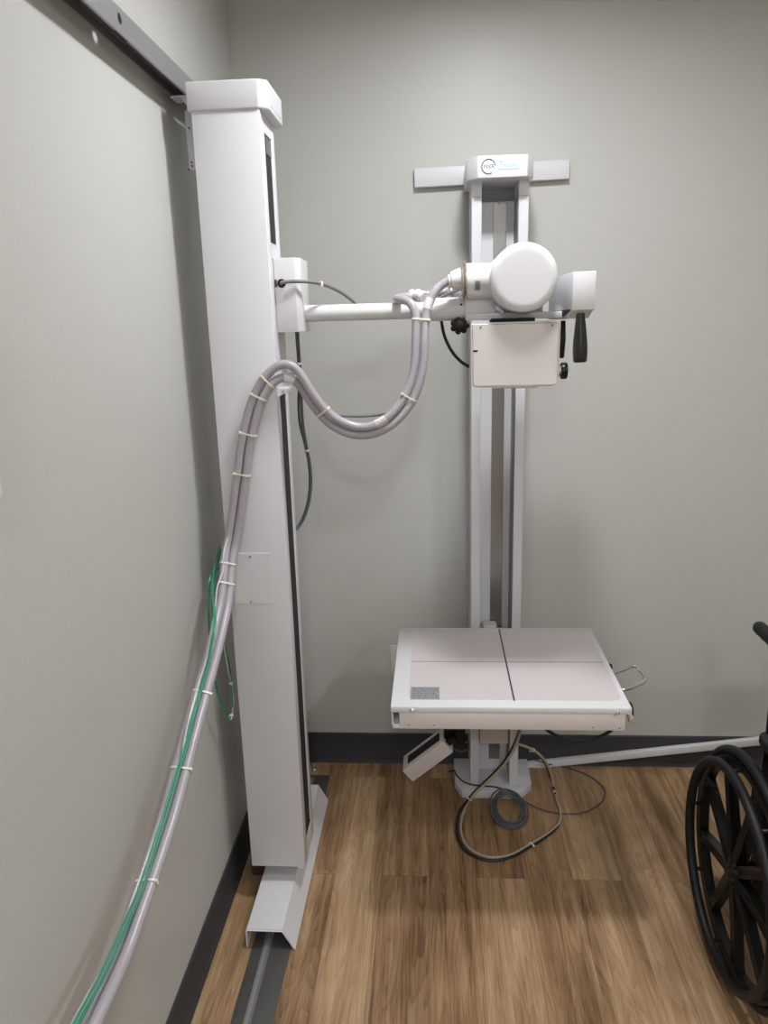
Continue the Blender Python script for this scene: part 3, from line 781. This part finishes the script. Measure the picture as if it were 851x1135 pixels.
# chrome side handle
zh = .652
hp = [atz(676, 748, zh), atz(683, 744.7, zh), atz(692, 742, zh), atz(701.5, 738.2, zh), atz(705.5, 738.6, zh), atz(710, 744, zh), atz(715, 751, zh), atz(714.6, 755, zh), atz(707, 759, zh), atz(698, 762.8, zh), atz(691, 764.3, zh), atz(682, 764, zh)]
bm = B(); tube(bm, spline(hp, .006), .0052, 12); hd = obj('side_handle', bm, m_chrome, IT, 'bent chrome rod handle')
kq = atz(687, 740, zh + .004)
bm = B(); lathe(bm, (tx1 - .02, kq.y, kq.z), (1, 0, .12), [(0, .005), (.018, .005), (.019, .008), (.030, .009), (.034, .007), (.034, 0)], 20); obj('clamp_knob', bm, m_black, IT, 'dark clamp knob')
lq = aty(700.5, 797, ty0 + .05)
bm = B(); prism(bm, [(lq.x - .012, lq.z + .006), (lq.x - .005, lq.z + .013), (lq.x + .001, lq.z + .010), (lq.x + .005, lq.z - .006), (lq.x + .001, lq.z - .011), (lq.x - .010, lq.z - .005)], 'y', ty0 + .04, ty0 + .06, .002); lv = obj('release_catch', bm, m_cable5, IT, 'beige release catch')
bm = B(); tube(bm, spline([aty(698, 778, ty0 + .075), aty(700.5, 783, ty0 + .07), aty(701.3, 789, ty0 + .06), aty(701, 794, ty0 + .055)], .004), .0022, 8); obj('catch_wire', bm, m_cable4, lv)
# carriage on the stand
bm = B(); box(bm, px0 + .032, px1 - .035, yf_ + .003, 2.482, aty(545, 824, 2.4).z, .60, .004); box(bm, px0 + .032, px1 - .035, 2.27, yf_ + .004, .50, .61, .003); box(bm, px0 + .045, px1 - .075, 2.44, 2.484, .598, .625, .006)
obj('table_carriage', bm, m_cream, IT)
# tilting arm hanging at the left
ac = aty(474, 836, 2.25)
ang = math.radians(-40)
Mx = Matrix.Translation(ac) @ Matrix.Rotation(ang, 4, 'Y')
bm = B(); box(bm, -.088, .088, -.045, .045, -.026, .026, .002, 2, Mx); ta_ = obj('support_arm', bm, m_cream, IT, 'white slanted box arm hanging under the table')
bm = B(); box(bm, -.066, .074, -.024, .024, .0255, .0268, .0003, 1, Mx); obj('arm_inset', bm, m_dark, ta_, 'black inset')
bm = B(); box(bm, .07, .12, -.03, .03, -.010, .012, .002, 1, Mx); box(bm, ac.x + .055, ac.x + .125, 2.235, 2.265, ac.z + .05, .616, .002); obj('arm_hinge', bm, m_black, ta_)

# ================================================================== CORDS ON THE FLOOR
lp = thing('looped_cord', 'beige and black cord pair hanging from the table and looped on the floor', 'cord', (.2, 2.2, 0))
def fl(px, py, z=.0075): return atz(px, py, z)
LP = [aty(577, 810, 2.18), aty(573, 822, 2.20), aty(567, 835, 2.215), aty(556.5, 850, 2.22), aty(540, 866.5, 2.215), aty(524, 882, 2.205), fl(514, 899, .035), fl(510.5, 915, .012), fl(513, 930), fl(522, 942), fl(541, 950), fl(563, 948.5), fl(588, 935.5), fl(609, 922.5), fl(619, 913), fl(621, 905), fl(620.3, 897), fl(616.5, 885), fl(613.5, 874), aty(611, 860, 2.40), aty(605, 845, 2.375), aty(596, 835, 2.35), aty(586, 829, 2.32), aty(572, 824, 2.29)]
L1 = spline(LP, .01); obj('cord', tube(B(), L1, .0046, 10), m_cable5, lp, 'beige cord')
L2 = [p + V((-.0085 * math.sin(i / len(L1) * 2.6 + .4), .006 * math.cos(i / len(L1) * 6), 0)) for i, p in enumerate(L1)]
L2 = [V((p.x, p.y, max(p.z - .0015, .0052))) for p in L2]
cen = V((.2, 2.2, 0))
L2 = smooth([p + (V((p.x, p.y, 0)) - cen).normalized() * .0075 if p.z < .05 else p for p in L2], 8)
obj('cord', tube(B(), L2, .0044, 10), m_cable4, lp, 'black cord')
for px, py in ((521.5, 885), (588.6, 935.5), (614.5, 879), (590, 831)): tie(px, py, lp, (L1, L2), .0046)

ck = thing('coiled_cord', 'thin dark grey cord coiled flat on the floor in front of the stand base', 'cord', (.25, 2.28, 0))
cc_ = atz(564, 894.5, .03); CO = []
for i in range(9 * 24):
    t = 2 * PI * i / 24; tn = i / 24
    r = .051 + .008 * math.sin(tn * 2.3) + .004 * math.sin(tn * 7.1)
    ox, oy = .005 * math.sin(tn * 1.7), .006 * math.cos(tn * 2.9)
    x_, y_ = cc_.x + ox + r * math.cos(t), cc_.y + oy + r * 1.35 * math.sin(t)
    CO.append(V((x_, y_, .0045 + .0020 * (tn % 5) + .25 * max(0, y_ - 2.215))))
tail = [aty(575, 880, 2.335), aty(565, 877.3, 2.37), aty(553, 873, 2.385)]
obj('cord', tube(B(), spline(CO[::2], .008), .0027, 8), m_cable3, ck)
S5 = spline([atz(503, 852, .034), atz(506, 859, .033), atz(512, 865, .032), atz(520, 869, .032), atz(534, 871, .032), atz(548, 872.2, .032), atz(560, 875.5, .032), atz(570, 880, .032), atz(576, 886, .022), atz(582, 892, .008)], .01)
S5[0] += V((-.02, .01, -.02))
obj('cord', tube(B(), S5, .0026, 8), m_cable4, ck, 'loose end lying over the base plate')
S6 = spline([fl(583, 889, .012), fl(592, 894, .004), fl(606, 899, .0035), fl(625, 902, .0035), fl(645, 901, .0035), fl(660, 894.5, .0035), fl(669, 886, .0035), fl(670.5, 877, .0035), fl(664, 868, .0035), fl(652, 859.5, .0035), fl(637, 853.5, .0035), fl(618, 848.5, .0035), aty(604, 846, 2.53), aty(592, 842, 2.53)], .01)
obj('cord', tube(B(), S6, .0025, 8), m_cable3, ck, 'loose loop on the floor')

S7 = spline([aty(602, 806, 2.13), aty(612, 813, 2.13), aty(624, 818, 2.13), aty(640, 820.5, 2.13), aty(656, 819, 2.13), aty(670, 814, 2.12), aty(680, 807, 2.10), aty(684, 802, 2.09)], .01)
tag(obj('drooping_cable', tube(B(), S7, .0055, 10), m_cable4), 'black cable drooping under the right underside of the imaging table', 'cable')
S8 = spline([aty(494, 812, 2.45), aty(496, 820, 2.46), aty(503, 830, 2.46), aty(512, 833, 2.46), aty(522, 829, 2.46), aty(527, 822, 2.45)], .01)
S9 = spline([aty(511, 806, 2.46), aty(510.5, 815, 2.46), aty(515, 822, 2.46), aty(521, 824, 2.46), aty(529, 823, 2.45)], .01)
tg = thing('cable_loops', 'thin grey cable loops behind the slanted white arm, left of the stand', 'cable', (.04, 2.46, .4))
obj('loop', tube(B(), S8, .0034, 8), m_cable3, tg); obj('loop', tube(B(), S9, .0042, 8), m_cable3, tg)

# ================================================================== RACEWAY, OUTLET, WALL BOX
r0_, r1_ = aty(583, 848.3, YB - .018), aty(875, 817.5, YB - .018)
bm = B(); Ln = (r1_ - r0_).length; a_ = math.atan2(r1_.z - r0_.z, r1_.x - r0_.x)
Mr = Matrix.Translation((r0_ + r1_) / 2) @ Matrix.Rotation(-a_, 4, 'Y')
box(bm, -Ln / 2, Ln / 2, -.010, .010, -.0135, .0135, .002, 2, Mr)
rw = obj('cable_raceway', bm, m_white2, None, None, (r0_ + r1_) / 2); tag(rw, 'white plastic cable raceway slanting along the dark baseboard right of the stand', 'raceway')
o0, o1 = aty(432.3, 715.5, YB - .004), aty(433, 750.5, YB - .004)
zo, ho = (o0.z + o1.z) / 2, (o0.z - o1.z)
OT = thing('wall_outlet', 'white wall outlet plate half hidden behind left edge of the imaging table', 'outlet', (o0.x + .038, YB, zo))
bm = B(); box(bm, o0.x, o0.x + .076, YB - .006, YB - .0002, zo - ho / 2, zo + ho / 2, .002, 2); obj('cover_plate', bm, m_ivory, OT)
bm = B()
for s in (-1, 1): prism(bm, rrect(o0.x + .038, zo + s * .0195, .034, .029, .010), 'y', YB - .0085, YB - .0055)
obj('receptacle', bm, m_white2, OT)
screw(OT, (o0.x + .038, YB - .006, zo), (0, -1, 0), .003, .0015)
w0 = atx(6.3, 549, -.575)
WB = thing('wall_dispenser', 'white plastic box on the left wall, cut off by the left photo edge', 'wall box', (XL, w0.y - .09, w0.z))
bm = B(); box(bm, XL + .0003, -.575, w0.y - .20, w0.y, w0.z - .006, w0.z + .24, .010, 4); obj('housing', bm, m_white2, WB)
bm = B(); box(bm, XL + .005, -.585, w0.y - .19, w0.y - .012, w0.z - .012, w0.z - .0055, .002); obj('lower_opening', bm, m_brown, WB)

# ================================================================== WHEELCHAIR
WC = thing('wheelchair', 'black wheelchair with spoked plastic wheels at the right edge of the frame', 'wheelchair', (1.03, 1.55, 0))
WX, WY, WR = .752, 1.641, .303
TW = .565
def wheel(x, s):
    """s: outward direction in x (-1 left wheel)"""
    n = 72
    bm = B(); loop = [V((x, WY + (WR - .013) * math.cos(2 * PI * k / n), WR + (WR - .013) * math.sin(2 * PI * k / n))) for k in range(n)]
    tube(bm, loop, .0130, 14, True); ty = obj('tire', bm, m_rubber, WC)
    bm = B()
    prof = [(WR - .024, -.013), (WR - .024, .013), (WR - .036, .0145), (WR - .046, .010), (WR - .046, -.010), (WR - .036, -.0145)]
    ri = [[bm.verts.new((x + p[1], WY + p[0] * math.cos(2 * PI * k / n), WR + p[0] * math.sin(2 * PI * k / n))) for k in range(n)] for p in prof]
    for j in range(len(prof)):
        A_, B_ = ri[j], ri[(j + 1) % len(prof)]
        for k in range(n): bm.faces.new((A_[k], A_[(k + 1) % n], B_[(k + 1) % n], B_[k]))
    bmesh.ops.recalc_face_normals(bm, faces=bm.faces[:])
    obj('rim', bm, m_black, WC)
    cyl_ = B(); lathe(cyl_, (x - s * .030, WY, WR), (s, 0, 0), [(0, .024), (.006, .028), (.03, .030), (.052, .028), (.06, .022), (.066, .014), (.07, .012), (.07, 0)], 32); obj('hub', cyl_, m_black, WC)
    for k in range(9):
        t = 2 * PI * k / 9 + math.radians(62)
        d = V((0, math.cos(t), math.sin(t))); e = V((0, -math.sin(t), math.cos(t)))
        bm = B(); secs = []
        for rr, w_, th, off in ((.020, .020, .014, .014), (.06, .026, .014, .012), (.15, .023, .012, .008), (WR - .06, .024, .012, .004), (WR - .030, .040, .012, .002)):
            c = V((x + s * off, WY, WR)) + d * rr; X_ = V((1, 0, 0))
            pts = [(-w_ * .9, -th), (-w_ * .2, -th * .55), (w_ * .2, -th * .55), (w_ * .9, -th), (w_ * .9, th), (w_ * .2, th * .6), (-w_ * .2, th * .6), (-w_ * .9, th)]
            secs.append([bm.verts.new(c + e * p[0] * .62 + X_ * p[1]) for p in pts])
        for R_, S_ in zip(secs, secs[1:]):
            for j in range(8): bm.faces.new((R_[j], R_[(j + 1) % 8], S_[(j + 1) % 8], S_[j]))
        bm.faces.new(secs[0][::-1]); bm.faces.new(secs[-1]); bmesh.ops.recalc_face_normals(bm, faces=bm.faces[:])
        obj('spoke', bm, m_black, WC)
    hx = x + s * .041
    bm = B(); loop = [V((hx, WY + .262 * math.cos(2 * PI * k / n), WR + .262 * math.sin(2 * PI * k / n))) for k in range(n)]
    tube(bm, loop, .0125, 14, True); hr = obj('handrim', bm, m_rubber, WC)
    for k in range(9):
        t = 2 * PI * (k + .5) / 9 + math.radians(62)
        d = V((0, math.cos(t), math.sin(t))); bm = B()
        cyl(bm, V((x + s * .012, WY, WR)) + d * (WR - .040), V((hx, WY, WR)) + d * .262, .0055, 10); obj('standoff', bm, m_black, hr)


wheel(WX, -1)
wheel(WX + TW, 1)
fx0, fx1 = WX + .055, WX + TW - .055
for x in (fx0, fx1):
    bm = B()
    cane = spline([V((x, 1.690, .10)), V((x, 1.690, .45)), V((x, 1.695, .82)), V((x, 1.700, .865)), V((x, 1.722, .884)), V((x, 1.745, .884))], .015)
    tube(bm, cane, .0115, 12); tube(bm, spline([V((x, 1.69, .47)), V((x, 1.3, .47)), V((x, 1.25, .46)), V((x, 1.22, .42)), V((x, 1.16, .12))], .02), .0115, 12); tube(bm, spline([V((x, 1.69, .17)), V((x, 1.3, .17)), V((x, 1.29, .47))], .02), .0115, 12)
    tube(bm, [V((x, WY, WR)), V((WX + .03 if x == fx0 else WX + TW - .03, WY, WR))], .009, 10); box(bm, x - .012, x + .012, 1.60, 1.70, .19, .44, .003)
    obj('side_frame', bm, m_black, WC)
    bm = B(); lathe(bm, (x, 1.700, .884), (0, 1, 0), [(0, .0155), (.004, .017), (.015, .0155), (.03, .0172), (.045, .0158), (.06, .0175), (.075, .016), (.09, .0172), (.108, .0165), (.116, .013), (.119, .007), (.119, 0)], 24); obj('push_handle', bm, m_rubber, WC)
    bm = B(); prism(bm, rrect(x, 1.525, .055, .36, .022), 'z', .628, .658, .008, 3); obj('armrest', bm, m_fabric, WC)
    bm = B(); box(bm, x - .004, x + .004, 1.36, 1.70, .44, .63, .002); obj('side_guard', bm, m_fabric, WC)
bm = B(); box(bm, fx0 + .005, fx1 - .005, 1.28, 1.69, .462, .485, .008, 3); obj('seat', bm, m_fabric, WC)
bm = B(); box(bm, fx0 + .004, fx1 - .004, 1.685, 1.705, .47, .855, .008, 3); obj('backrest', bm, m_fabric, WC)
bm = B(); tube(bm, [V((fx0, 1.45, .17)), V((fx1, 1.45, .46))], .01, 10); tube(bm, [V((fx1, 1.47, .17)), V((fx0, 1.47, .46))], .01, 10); obj('cross_brace', bm, m_black, WC)
for x in (fx0, fx1):
    bm = B(); lp_ = [V((x, 1.24 + .085 * math.cos(2 * PI * k / 40), .1 + .085 * math.sin(2 * PI * k / 40))) for k in range(40)]
    tube(bm, lp_, .015, 12, True); cyl(bm, (x - .011, 1.24, .1), (x + .011, 1.24, .1), .072, 32, bev=.004); obj('caster', bm, m_rubber, WC)
    bm = B(); box(bm, x - .022, x - .016, 1.225, 1.255, .09, .21, .001); box(bm, x + .016, x + .022, 1.225, 1.255, .09, .21, .001); box(bm, x - .022, x + .022, 1.225, 1.30, .2, .215, .002); obj('caster_fork', bm, m_black, WC)
    bm = B(); box(bm, x - .02 if x == fx0 else x - .12, x + .12 if x == fx0 else x + .02, 1.06, 1.20, .105, .12, .003); obj('footplate', bm, m_black, WC)
bq = V((fx0 - .01, 1.52, .33)); bm = B(); cyl(bm, bq, bq + V((-.03, .01, .01)), .006, 12); cyl(bm, bq + V((0, -.02, 0)), bq + V((0, .06, .10)), .006, 10); obj('brake_lever', bm, m_steel, WC, 'steel brake lever')

# ================================================================== CEILING LIGHTS
def downlight(x, y, r, power, label, drop=.006):
    t = thing('ceiling_light', label, 'light', (x, y, ZC), 'ceiling lights')
    bm = B(); lathe(bm, (x, y, ZC - .0004), (0, 0, -1), [(0, r), (0, r + .02), (drop - .002, r + .02), (drop, r + .006), (drop, r), (.002, r - .003)], 48, False); obj('trim_ring', bm, m_cable3 if drop > .02 else m_white2, t)
    bm = B(); lathe(bm, (x, y, ZC - .0006), (0, 0, -1), [(0, r - .0035), (.001, r - .0035), (.001, 0)], 48)
    m = m_lens.copy(); m.node_tree.nodes['Principled BSDF'].inputs['Emission Strength'].default_value = power / (PI * PI * r * r)
    m.node_tree.nodes['Principled BSDF'].inputs['Emission Color'].default_value = (.945, .968, 1, 1)
    obj('diffuser', bm, m, t)


LP1, LP2, LP3 = 24, 32, 19
downlight(.18, 1.63, .10, LP1, 'round ceiling light over the imaging table', .020)
downlight(.12, -1.45, .14, LP2, 'round ceiling light behind the viewpoint')
downlight(1.50, .35, .14, LP3, 'round ceiling light over the wheelchair side of the room')
downlight(1.50, -1.3, .14, LP3, 'round ceiling light in the far front corner')

w = bpy.data.worlds.new('world'); SC.world = w; w.use_nodes = True
w.node_tree.nodes['Background'].inputs['Color'].default_value = (.02, .02, .02, 1)
SC.view_settings.view_transform = 'Standard'
SC.view_settings.look = 'None'
SC.view_settings.gamma = 1
SC.view_settings.use_curve_mapping = False
SC.view_settings.exposure = 0.08
